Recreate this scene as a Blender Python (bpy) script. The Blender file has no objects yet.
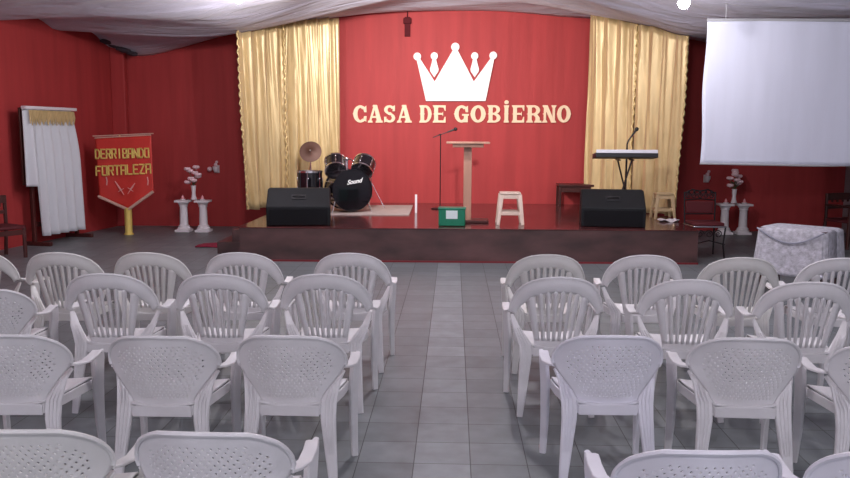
import bpy, bmesh, math, random
import numpy as np
from mathutils import Vector, Matrix, Euler
random.seed(7)
PI = math.pi
scene = bpy.context.scene
COL = scene.collection
R = math.radians

# ------------------------------------------------------------------ camera
F = 819.0
CAMH = 1.77
cam_d = bpy.data.cameras.new('camera'); cam = bpy.data.objects.new('camera', cam_d); COL.objects.link(cam)
cam_d.sensor_width = 36; cam_d.lens = F/850*36; cam_d.clip_end = 100
CR = (Matrix.Rotation(R(1.95), 3, 'Z') @ Matrix.Rotation(R(90-7.44), 3, 'X') @ Matrix.Rotation(R(0.3), 3, 'Z'))
cam.matrix_world = Matrix.Translation((0, 0, CAMH)) @ CR.to_4x4()
scene.camera = cam
def ray(px, py): return CR @ Vector(((px-425)/F, -(py-239)/F, -1))
def onY(px, py, Y):
    d = ray(px, py); t = Y/d.y; return Vector((d.x*t, Y, CAMH+d.z*t))
def onZ(px, py, z):
    d = ray(px, py); t = (z-CAMH)/d.z; return Vector((d.x*t, d.y*t, z))

# ------------------------------------------------------------------ materials
def mat(name, col, rough=.5, metal=0, spec=.5, bump=0, bscale=20, var=0, vscale=3, stretch=(1,1,1), emit=None, sheen=0, coat=0, trans=0):
    m = bpy.data.materials.new(name); m.use_nodes = True
    nt = m.node_tree; b = nt.nodes['Principled BSDF']
    b.inputs['Base Color'].default_value = (*col, 1)
    b.inputs['Roughness'].default_value = rough; b.inputs['Metallic'].default_value = metal
    b.inputs['Specular IOR Level'].default_value = spec
    if sheen: b.inputs['Sheen Weight'].default_value = sheen
    if coat: b.inputs['Coat Weight'].default_value = coat; b.inputs['Coat Roughness'].default_value = .08
    if trans: b.inputs['Transmission Weight'].default_value = trans
    if bump or var:
        tc = nt.nodes.new('ShaderNodeTexCoord'); mp = nt.nodes.new('ShaderNodeMapping')
        mp.inputs['Scale'].default_value = stretch; nt.links.new(tc.outputs['Object'], mp.inputs['Vector'])
    if var:
        n = nt.nodes.new('ShaderNodeTexNoise'); n.inputs['Scale'].default_value = vscale; n.inputs['Detail'].default_value = 4
        nt.links.new(mp.outputs[0], n.inputs['Vector'])
        r = nt.nodes.new('ShaderNodeValToRGB')
        r.color_ramp.elements[0].position = .3; r.color_ramp.elements[1].position = .7
        r.color_ramp.elements[0].color = (*[c*(1-var) for c in col], 1); r.color_ramp.elements[1].color = (*[min(1, c*(1+var)) for c in col], 1)
        nt.links.new(n.outputs['Fac'], r.inputs['Fac']); nt.links.new(r.outputs[0], b.inputs['Base Color'])
    if bump:
        n = nt.nodes.new('ShaderNodeTexNoise'); n.inputs['Scale'].default_value = bscale; n.inputs['Detail'].default_value = 3
        nt.links.new(mp.outputs[0], n.inputs['Vector'])
        bp = nt.nodes.new('ShaderNodeBump'); bp.inputs['Strength'].default_value = bump; bp.inputs['Distance'].default_value = .02
        nt.links.new(n.outputs['Fac'], bp.inputs['Height']); nt.links.new(bp.outputs[0], b.inputs['Normal'])
    if emit:
        b.inputs['Emission Color'].default_value = (*emit[:3], 1); b.inputs['Emission Strength'].default_value = emit[3]
    return m

M = {}
M['wall'] = mat('red_wall_cloth', (.42,.045,.045), .62, var=.10, vscale=2.2, stretch=(3,3,.25), bump=.25, bscale=2.5, spec=.3)
M['pale_wall'] = mat('pale_wall', (.42,.42,.44), .8)
M['fabric_ceil'] = mat('ceiling_cloth', (.46,.44,.53), .75, var=.10, vscale=1.5, bump=1, bscale=1.3, stretch=(.55,2.4,1), sheen=.3)
for n_ in M['fabric_ceil'].node_tree.nodes:
    if n_.type == 'BUMP': n_.inputs['Distance'].default_value = .09
    if n_.type == 'TEX_NOISE' and abs(n_.inputs['Scale'].default_value-1.3) < .01: n_.inputs['Distortion'].default_value = 1.2; n_.inputs['Detail'].default_value = 5
M['chair'] = mat('white_plastic', (.74,.725,.735), .46, spec=.35, var=.05, vscale=6, bump=.05, bscale=60)
M['chair2'] = mat('white_plastic_bluish', (.78,.77,.83), .46, spec=.35, var=.04, vscale=6)
M['chair3'] = mat('aged_white_plastic', (.70,.69,.67), .46, spec=.35, var=.05, vscale=6)
M['gold'] = mat('gold_satin', (.66,.49,.24), .38, metal=.25, spec=.6, var=.12, vscale=5, stretch=(3,3,.5), sheen=.2)
M['gold_trim'] = mat('gold_trim', (.80,.62,.30), .3, metal=.6, bump=.8, bscale=60)
M['gold_letter'] = mat('gold_foil', (.95,.72,.20), .4, metal=.3, bump=.3, bscale=40)
M['stage_side'] = mat('stage_dark_wood', (.085,.040,.038), .35, var=.45, vscale=3, stretch=(.6,1,1.5), coat=.25)
M['stage_top'] = mat('stage_floor_gloss', (.10,.026,.026), .16, spec=.6, var=.3, vscale=4)
M['letter'] = mat('cream_letter', (.93,.70,.47), .6)
M['crown'] = mat('white_foam', (1,.97,.92), .6)
M['screen'] = mat('screen_cloth', (.70,.72,.84), .8, var=.04, vscale=1.5, stretch=(3,1,.4), bump=.12, bscale=3)
M['white_cloth'] = mat('white_cloth', (.68,.69,.73), .75, sheen=.3)
M['lace'] = mat('lace_cloth', (.50,.49,.54), .8, var=.28, vscale=22, bump=.5, bscale=70)
M['wood'] = mat('light_wood', (.50,.27,.19), .42, var=.15, vscale=8, stretch=(1,1,.15))
M['darkwood'] = mat('dark_wood', (.06,.015,.012), .35, var=.3, vscale=7, stretch=(1,1,.2))
M['redwood'] = mat('red_brown_wood', (.07,.016,.014), .4, var=.3, vscale=7, stretch=(1,1,.2))
M['black'] = mat('black_plastic', (.012,.012,.014), .45)
M['speaker'] = mat('speaker_carpet', (.012,.013,.015), .6, spec=.25, bump=.3, bscale=180)
M['grille'] = mat('speaker_grille', (.004,.004,.006), .6, spec=.2, bump=.4, bscale=250)
M['gloss_black'] = mat('drum_shell_black', (.008,.007,.010), .08, coat=.5)
M['chrome'] = mat('chrome', (.75,.75,.78), .15, metal=1)
M['drumhead'] = mat('drum_head_grey', (.62,.58,.57), .35)
M['bronze'] = mat('cymbal_bronze', (.10,.045,.03), .5, metal=.4)
M['tan'] = mat('drum_rug', (.44,.36,.33), .8, var=.1, vscale=6)
M['stool'] = mat('cream_plastic', (.85,.68,.56), .4)
M['stool2'] = mat('beige_plastic', (.50,.36,.20), .4)
M['green'] = mat('green_plastic', (.004,.19,.10), .4)
M['paper'] = mat('paper', (.75,.85,.85), .7)
M['plaster'] = mat('white_plaster', (.78,.73,.76), .55)
M['petal'] = mat('pink_white_petal', (.85,.62,.66), .6)
M['leaf'] = mat('leaf', (.05,.10,.04), .6)
M['candle'] = mat('pink_candle', (.80,.35,.38), .5)
M['banner'] = mat('banner_red', (.60,.035,.025), .5, var=.1, vscale=4)
M['fringe'] = mat('banner_fringe', (.72,.45,.36), .6, bump=.8, bscale=90)
M['silver_pink'] = mat('pale_pink_foil', (.80,.42,.38), .35, metal=.2)
M['keys'] = mat('piano_keys', (.85,.85,.90), .3)
M['iron'] = mat('black_iron', (.02,.015,.018), .4, metal=.5)
M['cushion'] = mat('red_cushion', (.09,.006,.010), .7)
M['rug'] = mat('magenta_rug', (.25,.012,.04), .9, bump=.5, bscale=80)
M['glass'] = mat('clear_glass', (.9,.95,.95), .05, trans=.9)
M['bulb'] = mat('lit_bulb', (1,1,1), .3, emit=(1,.98,1,45))
M['socket'] = mat('lamp_socket', (.6,.6,.6), .5)
M['script'] = mat('white_script', (.9,.9,.9), .5)

# floor tiles
def floor_mat():
    m = bpy.data.materials.new('grey_floor_tiles'); m.use_nodes = True; nt = m.node_tree; b = nt.nodes['Principled BSDF']
    tc = nt.nodes.new('ShaderNodeTexCoord'); mp = nt.nodes.new('ShaderNodeMapping'); mp.inputs['Location'].default_value = (.198, .055, 0)
    nt.links.new(tc.outputs['Object'], mp.inputs['Vector'])
    br = nt.nodes.new('ShaderNodeTexBrick'); br.offset = 0; br.squash = 1
    br.inputs['Scale'].default_value = 1; br.inputs['Brick Width'].default_value = .305; br.inputs['Row Height'].default_value = .305
    br.inputs['Mortar Size'].default_value = .0028; br.inputs['Mortar Smooth'].default_value = .3; br.inputs['Bias'].default_value = 0
    br.inputs['Color1'].default_value = (.150,.166,.172,1); br.inputs['Color2'].default_value = (.185,.203,.211,1); br.inputs['Mortar'].default_value = (.03,.03,.03,1)
    nt.links.new(mp.outputs[0], br.inputs['Vector'])
    n = nt.nodes.new('ShaderNodeTexNoise'); n.inputs['Scale'].default_value = 7; n.inputs['Detail'].default_value = 6; nt.links.new(tc.outputs['Object'], n.inputs['Vector'])
    r = nt.nodes.new('ShaderNodeMapRange'); r.inputs['From Min'].default_value = .3; r.inputs['From Max'].default_value = .7; r.inputs['To Min'].default_value = .82; r.inputs['To Max'].default_value = 1.15
    nt.links.new(n.outputs['Fac'], r.inputs['Value'])
    mx = nt.nodes.new('ShaderNodeMix'); mx.data_type = 'RGBA'; mx.blend_type = 'MULTIPLY'; mx.inputs['Factor'].default_value = 1
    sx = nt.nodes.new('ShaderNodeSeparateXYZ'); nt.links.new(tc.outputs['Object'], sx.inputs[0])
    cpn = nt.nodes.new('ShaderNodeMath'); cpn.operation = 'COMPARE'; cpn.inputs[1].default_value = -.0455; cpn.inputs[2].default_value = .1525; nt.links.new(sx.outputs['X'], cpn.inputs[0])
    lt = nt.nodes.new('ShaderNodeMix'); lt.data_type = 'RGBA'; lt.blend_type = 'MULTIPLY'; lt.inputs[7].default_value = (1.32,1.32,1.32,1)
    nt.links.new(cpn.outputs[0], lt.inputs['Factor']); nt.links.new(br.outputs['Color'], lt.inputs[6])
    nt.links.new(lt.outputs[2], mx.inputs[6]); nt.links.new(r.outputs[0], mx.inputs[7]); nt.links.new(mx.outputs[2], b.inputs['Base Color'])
    rr = nt.nodes.new('ShaderNodeMapRange'); rr.inputs['To Min'].default_value = .36; rr.inputs['To Max'].default_value = .55; b.inputs['Specular IOR Level'].default_value = .35
    nt.links.new(n.outputs['Fac'], rr.inputs['Value']); nt.links.new(rr.outputs[0], b.inputs['Roughness'])
    bp = nt.nodes.new('ShaderNodeBump'); bp.inputs['Strength'].default_value = .4; bp.inputs['Distance'].default_value = .003; bp.invert = True
    nt.links.new(br.outputs['Fac'], bp.inputs['Height']); nt.links.new(bp.outputs[0], b.inputs['Normal'])
    return m
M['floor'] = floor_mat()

# ------------------------------------------------------------------ mesh builder
class MB:
    def __init__(s): s.v = []; s.f = []
    def add(s, vs, fs, mtx=None):
        o = len(s.v)
        for p in vs:
            p = Vector(p); s.v.append(tuple(mtx @ p if mtx else p))
        s.f += [tuple(o+i for i in f) for f in fs]; return s
    def box(s, c, d, rot=(0,0,0), mtx=None):
        x, y, z = d[0]/2, d[1]/2, d[2]/2
        m = Matrix.Translation(c) @ Euler(rot).to_matrix().to_4x4()
        if mtx: m = mtx @ m
        vs = [(a*x, b*y, e*z) for a in (-1,1) for b in (-1,1) for e in (-1,1)]
        return s.add(vs, [(0,1,3,2),(4,6,7,5),(0,4,5,1),(2,3,7,6),(0,2,6,4),(1,5,7,3)], m)
    def loft(s, secs, cap=True, closed=True):
        n = len(secs[0]); o = len(s.v)
        for sec in secs: s.v += [tuple(p) for p in sec]
        for i in range(len(secs)-1):
            for j in range(n if closed else n-1):
                k = (j+1) % n
                s.f.append((o+i*n+j, o+i*n+k, o+(i+1)*n+k, o+(i+1)*n+j))
        if cap and closed:
            s.f.append(tuple(o+j for j in range(n))[::-1]); s.f.append(tuple(o+(len(secs)-1)*n+j for j in range(n)))
        return s
    def tube(s, pts, r, n=8, cap=True):
        pts = [Vector(p) for p in pts]; rs = r if isinstance(r, (list, tuple)) else [r]*len(pts)
        secs = []; prev = None
        for i, p in enumerate(pts):
            t = (pts[min(i+1, len(pts)-1)]-pts[max(i-1, 0)]).normalized()
            if prev is None:
                a = t.orthogonal().normalized()
            else:
                a = (prev - t*prev.dot(t))
                a = a.normalized() if a.length > 1e-6 else t.orthogonal().normalized()
            prev = a; b = t.cross(a)
            secs.append([p+(a*math.cos(2*PI*j/n)+b*math.sin(2*PI*j/n))*rs[i] for j in range(n)])
        return s.loft(secs, cap)
    def strip(s, pts, w, th, side=(1,0,0)):
        """rounded-rect section bar; w,th lists; side = width direction"""
        pts = [Vector(p) for p in pts]; n = len(pts); secs = []
        for i, p in enumerate(pts):
            t = (pts[min(i+1, n-1)]-pts[max(i-1, 0)]).normalized()
            sd = Vector(side[i] if isinstance(side, list) else side); sd = (sd-t*sd.dot(t)).normalized(); nn = t.cross(sd)
            W = (w[i] if isinstance(w, (list,tuple)) else w)/2; T = (th[i] if isinstance(th, (list,tuple)) else th)/2; c = min(W, T)*.45
            secs.append([p+sd*a+nn*b for a, b in ((-W+c,-T),(W-c,-T),(W,-T+c),(W,T-c),(W-c,T),(-W+c,T),(-W,T-c),(-W,-T+c))])
        return s.loft(secs)
    def lathe(s, prof, n=24, mtx=None):
        secs = [[(r*math.cos(2*PI*j/n), r*math.sin(2*PI*j/n), z) for j in range(n)] for r, z in prof]
        t = MB().loft(secs); return s.add(t.v, t.f, mtx)
    def prism(s, poly, h0, h1, mtx=None):
        """poly (x,z) in local XZ plane, extruded along y from h0 to h1"""
        n = len(poly); vs = [(x, h0, z) for x, z in poly]+[(x, h1, z) for x, z in poly]
        fs = [tuple(range(n)), tuple(range(2*n-1, n-1, -1))]+[(i, i+n, (i+1)%n+n, (i+1)%n) for i in range(n)]
        return s.add(vs, fs, mtx)
    def sphere(s, c, r, n=10, sc=(1,1,1)):
        prof = [(max(1e-4, r*math.sin(PI*i/n)), -r*math.cos(PI*i/n)) for i in range(n+1)]
        return s.lathe(prof, n+4, Matrix.Translation(c) @ Matrix.Diagonal((*sc,1)))
    def grid(s, fn, nu, nv):
        o = len(s.v)
        for j in range(nv+1):
            for i in range(nu+1): s.v.append(tuple(fn(i/nu, j/nv)))
        for j in range(nv):
            for i in range(nu):
                a = o+j*(nu+1)+i; s.f.append((a, a+1, a+nu+2, a+nu+1))
        return s
    def build(s, name, m, parent=None, loc=None, rz=0, smooth=True, bevel=0, solid=0, fixn=True, angle=40, off=0):
        me = bpy.data.meshes.new(name); me.from_pydata([tuple(v) for v in s.v], [], s.f)
        bm = bmesh.new(); bm.from_mesh(me)
        if fixn: bmesh.ops.recalc_face_normals(bm, faces=bm.faces)
        if smooth:
            for f in bm.faces: f.smooth = True
            for e in bm.edges:
                if len(e.link_faces) == 2 and e.calc_face_angle(0) > R(angle): e.smooth = False
        bm.to_mesh(me); bm.free(); me.update()
        me.materials.append(m)
        o = bpy.data.objects.new(name, me); COL.objects.link(o)
        if parent: o.parent = parent
        if loc is not None: o.location = loc
        if rz: o.rotation_euler.z = rz
        if solid:
            md = o.modifiers.new('Solidify', 'SOLIDIFY'); md.thickness = solid; md.offset = off
        if bevel:
            md = o.modifiers.new('Bevel', 'BEVEL'); md.width = bevel; md.segments = 2; md.limit_method = 'ANGLE'; md.angle_limit = R(40)
        return o

def tag(o, label=None, cat=None, group=None, kind=None):
    if label: o['label'] = label
    if cat: o['category'] = cat
    if group: o['group'] = group
    if kind: o['kind'] = kind
    return o
def empty(name, loc, rz=0, label=None, cat=None, group=None):
    o = bpy.data.objects.new(name, None); COL.objects.link(o); o.location = loc; o.rotation_euler.z = rz; o.empty_display_size = .1
    return tag(o, label, cat, group)
def copy_tree(o, parent=None):
    c = o.copy(); COL.objects.link(c); c.parent = parent
    for ch in list(o.children): copy_tree(ch, c)
    return c

# ------------------------------------------------------------------ room shell
WY = 15.1
def wallx(y): return -6.67+(y-12.06)*.145
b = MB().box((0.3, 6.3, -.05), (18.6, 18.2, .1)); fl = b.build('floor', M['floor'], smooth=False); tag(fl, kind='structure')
b = MB().box((0.3, WY+.08, 2.1), (18.6, .16, 4.3)); w = b.build('wall_back', M['wall'], smooth=False); tag(w, kind='structure')
# left wall as a slab following its angle
a0, a1 = Vector((wallx(-2.7), -2.7)), Vector((wallx(WY), WY))
b = MB().prism([(0,0),(1,0),(1,1),(0,1)], 0, 1)
vs = []
for z in (0, 4.25):
    vs += [(a0.x, a0.y, z), (a1.x, a1.y, z), (a1.x-.16, a1.y, z), (a0.x-.16, a0.y, z)]
b = MB().add(vs, [(0,1,2,3),(7,6,5,4),(0,4,5,1),(1,5,6,2),(2,6,7,3),(3,7,4,0)])
w = b.build('wall_left', M['wall'], smooth=False); tag(w, kind='structure')
RX = onY(843.5, 200, WY).x
b = MB().box((RX+.08, 6.2, 2.1), (.16, 17.8, 4.3)); w = b.build('wall_right', M['pale_wall'], smooth=False); tag(w, kind='structure')
b = MB().box((-6.12, WY-.08, 1.65), (.26, .16, 3.3)); w = b.build('trim_1', M['wall'], smooth=False, bevel=.02); tag(w, kind='structure')

# ceiling cloth: smooth surface through measured hem heights
cp = []
for px, py in ((0,16),(38,19),(60,27),(97,35)):
    # on the left wall line
    for Y in np.arange(11, 15.2, .05):
        q = onY(px, py, float(Y))
        if abs(q.x-wallx(Y)) < .04: cp.append(tuple(q)); break
for px, py in ((122,50),(137,54),(176,47),(218,35)): cp.append(tuple(onY(px, py, WY)))
def curt(px):   # the two curtain lines lean forward to the stage sides
    if px < 420: return 14.95-(340-px)/105*1.7
    return 14.95-(px-585)/98*2.1
for px, py in ((234,31),(262,28),(300,20),(337,13),(587,14),(620,17),(652,25),(688,33)): cp.append(tuple(onY(px, py, curt(px))))
for px, py in ((380,11),(460,10.5),(520,10.5),(560,13)): cp.append(tuple(onY(px, py, WY)))
cp += [(5.0,WY,3.35),(RX,WY,3.3),(RX,11.4,3.44),(5.4,11.4,3.42),(3.9,11.4,3.5),(2.6,10.9,3.78),(-3,11,3.75),(0,12.5,4.0),(-5.5,11.5,3.5),(-6.9,9,3.6),(0,9,4.05),(RX,8,3.65),(-7.5,5,3.7),(0,4,4.05),(RX,4,3.7),(-8.6,-2,3.8),(0,-2,4.05),(RX,-2,3.8)]
C = np.array(cp)
def U(r2): return 0.5*r2*np.log(r2+1e-9)
n = len(C); K = U(((C[:,None,:2]-C[None,:,:2])**2).sum(-1)) + np.eye(n)*.002
Pm = np.hstack([np.ones((n,1)), C[:,:2]]); A = np.block([[K, Pm],[Pm.T, np.zeros((3,3))]])
sol = np.linalg.solve(A, np.concatenate([C[:,2], np.zeros(3)]))
def ceil0(x, y):
    r2 = (C[:,0]-x)**2+(C[:,1]-y)**2
    return float(U(r2)@sol[:n]+sol[n]+sol[n+1]*x+sol[n+2]*y)
def ceilz(x, y):
    z = ceil0(x, y)
    fold = .06*abs(math.sin(2.2*y+.6*math.sin(.7*x)+.25*x)) + .028*math.sin(4.1*y-.9*x+1.3*math.sin(1.1*x+.5))
    return z+fold-.055
b = MB().grid(lambda u, v: (lambda x, y: (x, y, ceilz(x, y)))(-9+ (RX+9)*u, -2.7+(WY+2.7)*v), 130, 160)
c = b.build('ceiling', M['fabric_ceil'], solid=.02, off=1, fixn=False); tag(c, kind='structure')
# torn dark edge of the cloth near the corner
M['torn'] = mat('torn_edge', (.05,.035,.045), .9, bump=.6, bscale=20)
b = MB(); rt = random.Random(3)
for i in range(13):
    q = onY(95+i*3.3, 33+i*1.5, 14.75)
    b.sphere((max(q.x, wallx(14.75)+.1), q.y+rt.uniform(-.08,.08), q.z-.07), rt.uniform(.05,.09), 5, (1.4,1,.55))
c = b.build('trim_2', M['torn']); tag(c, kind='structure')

# ------------------------------------------------------------------ stage
SZ = .47
s0 = onZ(240, 261, 0); s1 = onZ(697, 264.5, 0)
st = empty('stage_platform', (0, 12, 0), 0, 'dark red-brown glossy raised stage across the back of the hall', 'stage')
def slab(x0, y0, x1, y1, z0, z1, back=WY-.02):
    vs = []
    for z in (z0, z1): vs += [(x0, y0-12, z), (x1, y1-12, z), (x1, back-12, z), (x0, back-12, z)]
    return MB().add(vs, [(3,2,1,0),(4,5,6,7),(0,1,5,4),(1,2,6,5),(2,3,7,6),(3,0,4,7)])
slab(s0.x, s0.y, s1.x, s1.y, .025, SZ-.014).build('stage_base', M['stage_side'], st, smooth=False)
slab(s0.x-.012, s0.y-.012, s1.x+.012, s1.y-.012, SZ-.014, SZ).build('stage_top', M['stage_top'], st, smooth=False, bevel=.004)
M['redline'] = mat('dark_red_skirting', (.20,.012,.02), .5)
slab(s0.x-.012, s0.y-.012, s1.x+.012, s1.y-.012, 0, .025).build('stage_skirting', M['redline'], st, smooth=False)
b = MB().box((0,0,.09), (.45,.9,.18)).box((.11,0,.27), (.23,.9,.18))
sp = b.build('stage_step', M['stage_side'], loc=(s0.x-.27, 12.1, 0), bevel=.008); tag(sp, 'low dark step block against the left end of the stage', 'step')
q = onZ(226, 246, 0)
b = MB().grid(lambda u, v: (-.42+.84*u, -.22+.44*v, .012+.008*math.sin(9*u+5*v)), 20, 10)
rg = b.build('floor_rug', M['rug'], loc=(q.x, q.y, .0), solid=.012, off=0); tag(rg, 'small dark magenta rug on the grey floor left of the stage', 'rug')

# ------------------------------------------------------------------ gold curtains
def curtain(pxa, pya, pxb, pyb, zb, nf, ph, label, frill_end, flare=0):
    A = onY(pxa, pya, curt(pxa)); B = onY(pxb, pyb, curt(pxb))
    a = Vector((A.x, A.y)); bb = Vector((B.x, B.y)); d = bb-a; L = d.length; t = d.normalized(); nrm = Vector((t.y, -t.x))
    if nrm.y > 0: nrm = -nrm
    rr = random.Random(ph*10)
    amps = [rr.uniform(.6, 1.3) for _ in range(nf+2)]
    def pt(u, v):
        # v 0 bottom .. 1 top
        k = u*nf; am = amps[int(k)]*(1-(k%1))+amps[int(k)+1]*(k%1)
        wob = u+.012*math.sin(5*v+ph+7*u)
        off = (.060*(1-.25*v))*am*math.sin(2*PI*nf*wob+ph)+.013*(.4+v)*math.sin(2*PI*nf*1.9*wob+1.5*v+ph)+.006*math.sin(2*PI*nf*3.7*u+9*v)
        spread = 1
        p = a+d*(wob*spread if 0 < u < 1 else u*spread)+nrm*(off+.12)+t*(flare*v*(u if flare > 0 else 1-u))
        zt = ceilz(p.x, p.y)-.015; z0 = zb+.012*math.sin(14*u+ph)
        return (p.x-a.x, p.y-a.y, z0+(zt-z0)*v)
    root = empty('gold_curtain', (a.x, a.y, 0), 0, label, 'curtain', 'gold satin curtains beside the stage wall')
    MB().grid(pt, nf*22, 26).build('curtain_cloth', M['gold'], root, solid=.006, fixn=False)
    ue = 1 if frill_end else 0
    def fr(i):
        v = i/70; p = Vector(pt(.999 if ue else .001, v)); s = .018*math.sin(i*1.9)
        return p+Vector((t.x*s+nrm.x*.015, t.y*s+nrm.y*.015, 0))
    MB().tube([fr(i) for i in range(71)], .016, 6).build('curtain_trim', M['gold_trim'], root)
curtain(240, 215, 284, 213, SZ+.02, 4, 1.0, 'outer left gold satin curtain falling behind the left floor monitor', False, -.10)
curtain(281, 212, 335, 205, SZ+.02, 5, 2.3, 'inner left gold satin curtain hanging behind the cymbal and drums', False)
curtain(589, 205, 636, 210, SZ+.02, 4, 3.1, 'inner right gold satin curtain hanging behind the keyboard', True)
curtain(634, 210, 679, 220, SZ+.02, 4, 4.4, 'outer right gold satin curtain hanging behind the beige stool', True, .14)

# ------------------------------------------------------------------ crown and lettering
def wp(px, py): q = onY(px, py, WY-.03); return (q.x, q.z)
cc = wp(455.5, 101)
def rel(px, py): x, z = wp(px, py); return (x-cc[0], z-cc[1])
cr = empty('crown_emblem', (cc[0], WY, cc[1]), 0, 'large white cut-out crown on the red wall above the lettering', 'wall emblem')
b = MB().prism([rel(*p) for p in ((426,101),(416.3,58),(419,57),(434.7,81.5),(453.6,49),(457,49),(473.8,81.5),(491.5,57),(494.5,57.5),(485.6,101))], -.045, -.001)
def disc(b, px, py, r, h0=-.045, h1=-.001):
    x, z = rel(px, py); r = r/F*15.2
    b.prism([(x+r*math.cos(2*PI*i/20), z+r*math.sin(2*PI*i/20)) for i in range(20)], h0-.0005, h1)
disc(b, 417.3, 56.5, 3.7); disc(b, 455.3, 47, 4); disc(b, 493.2, 55.5, 3.7)
b.build('crown_body', M['crown'], cr, smooth=False)
for x in (434.3, 474.7):
    b = MB(); disc(b, x, 56, 3.5)
    b.prism([rel(x-1.6,58), rel(x+1.6,58), rel(x+2.6,63), rel(x+4.3,69), rel(x+3.9,71.5), rel(x,77.3), rel(x-3.9,71.5), rel(x-4.3,69), rel(x-2.6,63)], -.045, -.001)
    b.build('crown_drop', M['crown'], cr, smooth=False)

def glyph(ch, w, h):
    """western slab letter in a w x h box, origin bottom-left"""
    b = MB(); k = [0]; S = .30
    def P(poly):
        k[0] += 1; b.prism([(x*w, z*h) for x, z in poly], -.03-.0004*k[0], .002)
    def stem(x, sw=S, spur=True):
        P([(x-sw/2,0),(x+sw/2,0),(x+sw/2,1),(x-sw/2,1)])
        for z, s in ((0,1),(1,-1)):
            P([(x-sw/2-.10,z),(x+sw/2+.10,z),(x+sw/2+.08,z+s*.07),(x+sw/2,z+s*.16),(x-sw/2,z+s*.16),(x-sw/2-.08,z+s*.07)])
        if spur: P([(x-sw/2-.07,.5),(x,.60),(x+sw/2+.07,.5),(x,.40)])
    def arc(cx, cz, rx, rz, a0, a1, tx, tz, n=20):
        o = []; i_ = []
        for i in range(n+1):
            a = R(a0+(a1-a0)*i/n); o.append((cx+rx*math.cos(a), cz+rz*math.sin(a))); i_.append((cx+(rx-tx)*math.cos(a), cz+(rz-tz)*math.sin(a)))
        for i in range(n): P([o[i], o[i+1], i_[i+1], i_[i]]) ; k[0] -= 1
        k[0] += 1
    if ch in 'CG':
        arc(.52,.5,.50,.5,48,312,.30,.15)
        P([(.80,.60),(.97,.60),(.95,.98),(.82,.90),(.72,.82)])
        if ch == 'C': P([(.80,.38),(.97,.38),(.95,.06),(.82,.10),(.72,.18)])
        else:
            P([(.68,0.02),(.95,0.02),(.95,.46),(.68,.46)]); P([(.55,.40),(1.02,.40),(1.02,.50),(.55,.50)])
        P([(-.03,.5),(.12,.62),(.12,.38)])
    elif ch == 'O':
        arc(.5,.5,.5,.5,0,360,.30,.15,30); P([(-.04,.5),(.1,.61),(.1,.39)]); P([(1.04,.5),(.9,.61),(.9,.39)])
    elif ch == 'A':
        P([(.06,.05),(.20,.05),(.52,.9),(.40,1.0)]); P([(.40,1.0),(.62,1.0),(.95,.05),(.62,.05)])
        P([(.22,.27),(.70,.27),(.70,.38),(.25,.38)]); P([(-.02,0),(.32,0),(.30,.12),(.02,.12)]); P([(.52,0),(1.03,0),(1,.12),(.55,.12)]); P([(.3,.93),(.66,.93),(.62,1.02),(.36,1.02)])
    elif ch == 'S':
        arc(.5,.74,.45,.26,20,235,.28,.13); arc(.5,.27,.47,.27,-160,55,.28,.13)
        P([(.12,.60),(.42,.44),(.88,.40),(.60,.60)]); P([(.75,.66),(.95,.66),(.95,1),(.78,.95)]); P([(.05,.34),(.25,.34),(.22,.05),(.05,0)])
    elif ch == 'D':
        stem(.26); P([(.3,0),(.55,0),(.55,.13),(.3,.13)]); P([(.3,1),(.55,1),(.55,.87),(.3,.87)]); arc(.5,.5,.5,.5,-90,90,.29,.13); P([(1.04,.5),(.9,.61),(.9,.39)])
    elif ch == 'E':
        stem(.26)
        for z in (0, .87): P([(.3,z),(.95,z),(.95,z+.13),(.3,z+.13)])
        P([(.80,.13),(.97,.0),(.97,.34),(.90,.34)]); P([(.80,.87),(.97,1),(.97,.68),(.90,.68)]); P([(.35,.45),(.68,.45),(.68,.56),(.35,.56)]); P([(.66,.5),(.78,.64),(.78,.37)])
    elif ch == 'B':
        stem(.26)
        for z in (0,.45,.88): P([(.3,z),(.6,z),(.6,z+.12),(.3,z+.12)])
        arc(.55,.745,.40,.255,-90,90,.27,.12); arc(.55,.27,.45,.27,-90,90,.29,.12)
    elif ch == 'I':
        stem(.5, .5); P([(.5+.30*math.cos(2*PI*i/16), 1.17+.115*math.sin(2*PI*i/16)) for i in range(16)])
    elif ch == 'R':
        stem(.24, .27)
        for z in (.42,.88): P([(.3,z),(.55,z),(.55,z+.12),(.3,z+.12)])
        arc(.5,.715,.42,.285,-90,90,.26,.12); P([(.45,.45),(.72,.50),(.90,.30),(.92,.12),(.62,.12),(.62,.32)]); P([(.55,0),(1.04,0),(1.02,.12),(.58,.12)])
    elif ch == 'N':
        stem(.20, .17, False); stem(.83, .17, False); P([(.08,1),(.38,1),(.93,0),(.66,0)]); P([(.03,.5),(.2,.58),(.2,.42)])
    return b
L = [('C',353,367,'opening the wall lettering'),('A',368,382.5,'second in the wall lettering, after the C'),('S',383.5,395.5,'between the two letters A of the first word'),('A',397,411.5,'ending the first word of the wall lettering'),
     ('D',419,431.5,'starting the short middle word under the crown'),('E',432.5,446,'ending the short middle word under the crown'),('G',454,468.5,'starting the long last word of the wall lettering'),
     ('O',470.5,485.5,'following the G in the last word'),('B',487,500.5,'after the first O of the last word'),('I',502.5,510,'with a round dot, in the last word of the wall lettering'),
     ('E',511.5,524.5,'between the dotted I and the R'),('R',526,541,'before the N in the last word'),('N',542,556,'before the closing O of the last word'),('O',557,570.5,'closing the wall lettering near the right curtain')]
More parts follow.
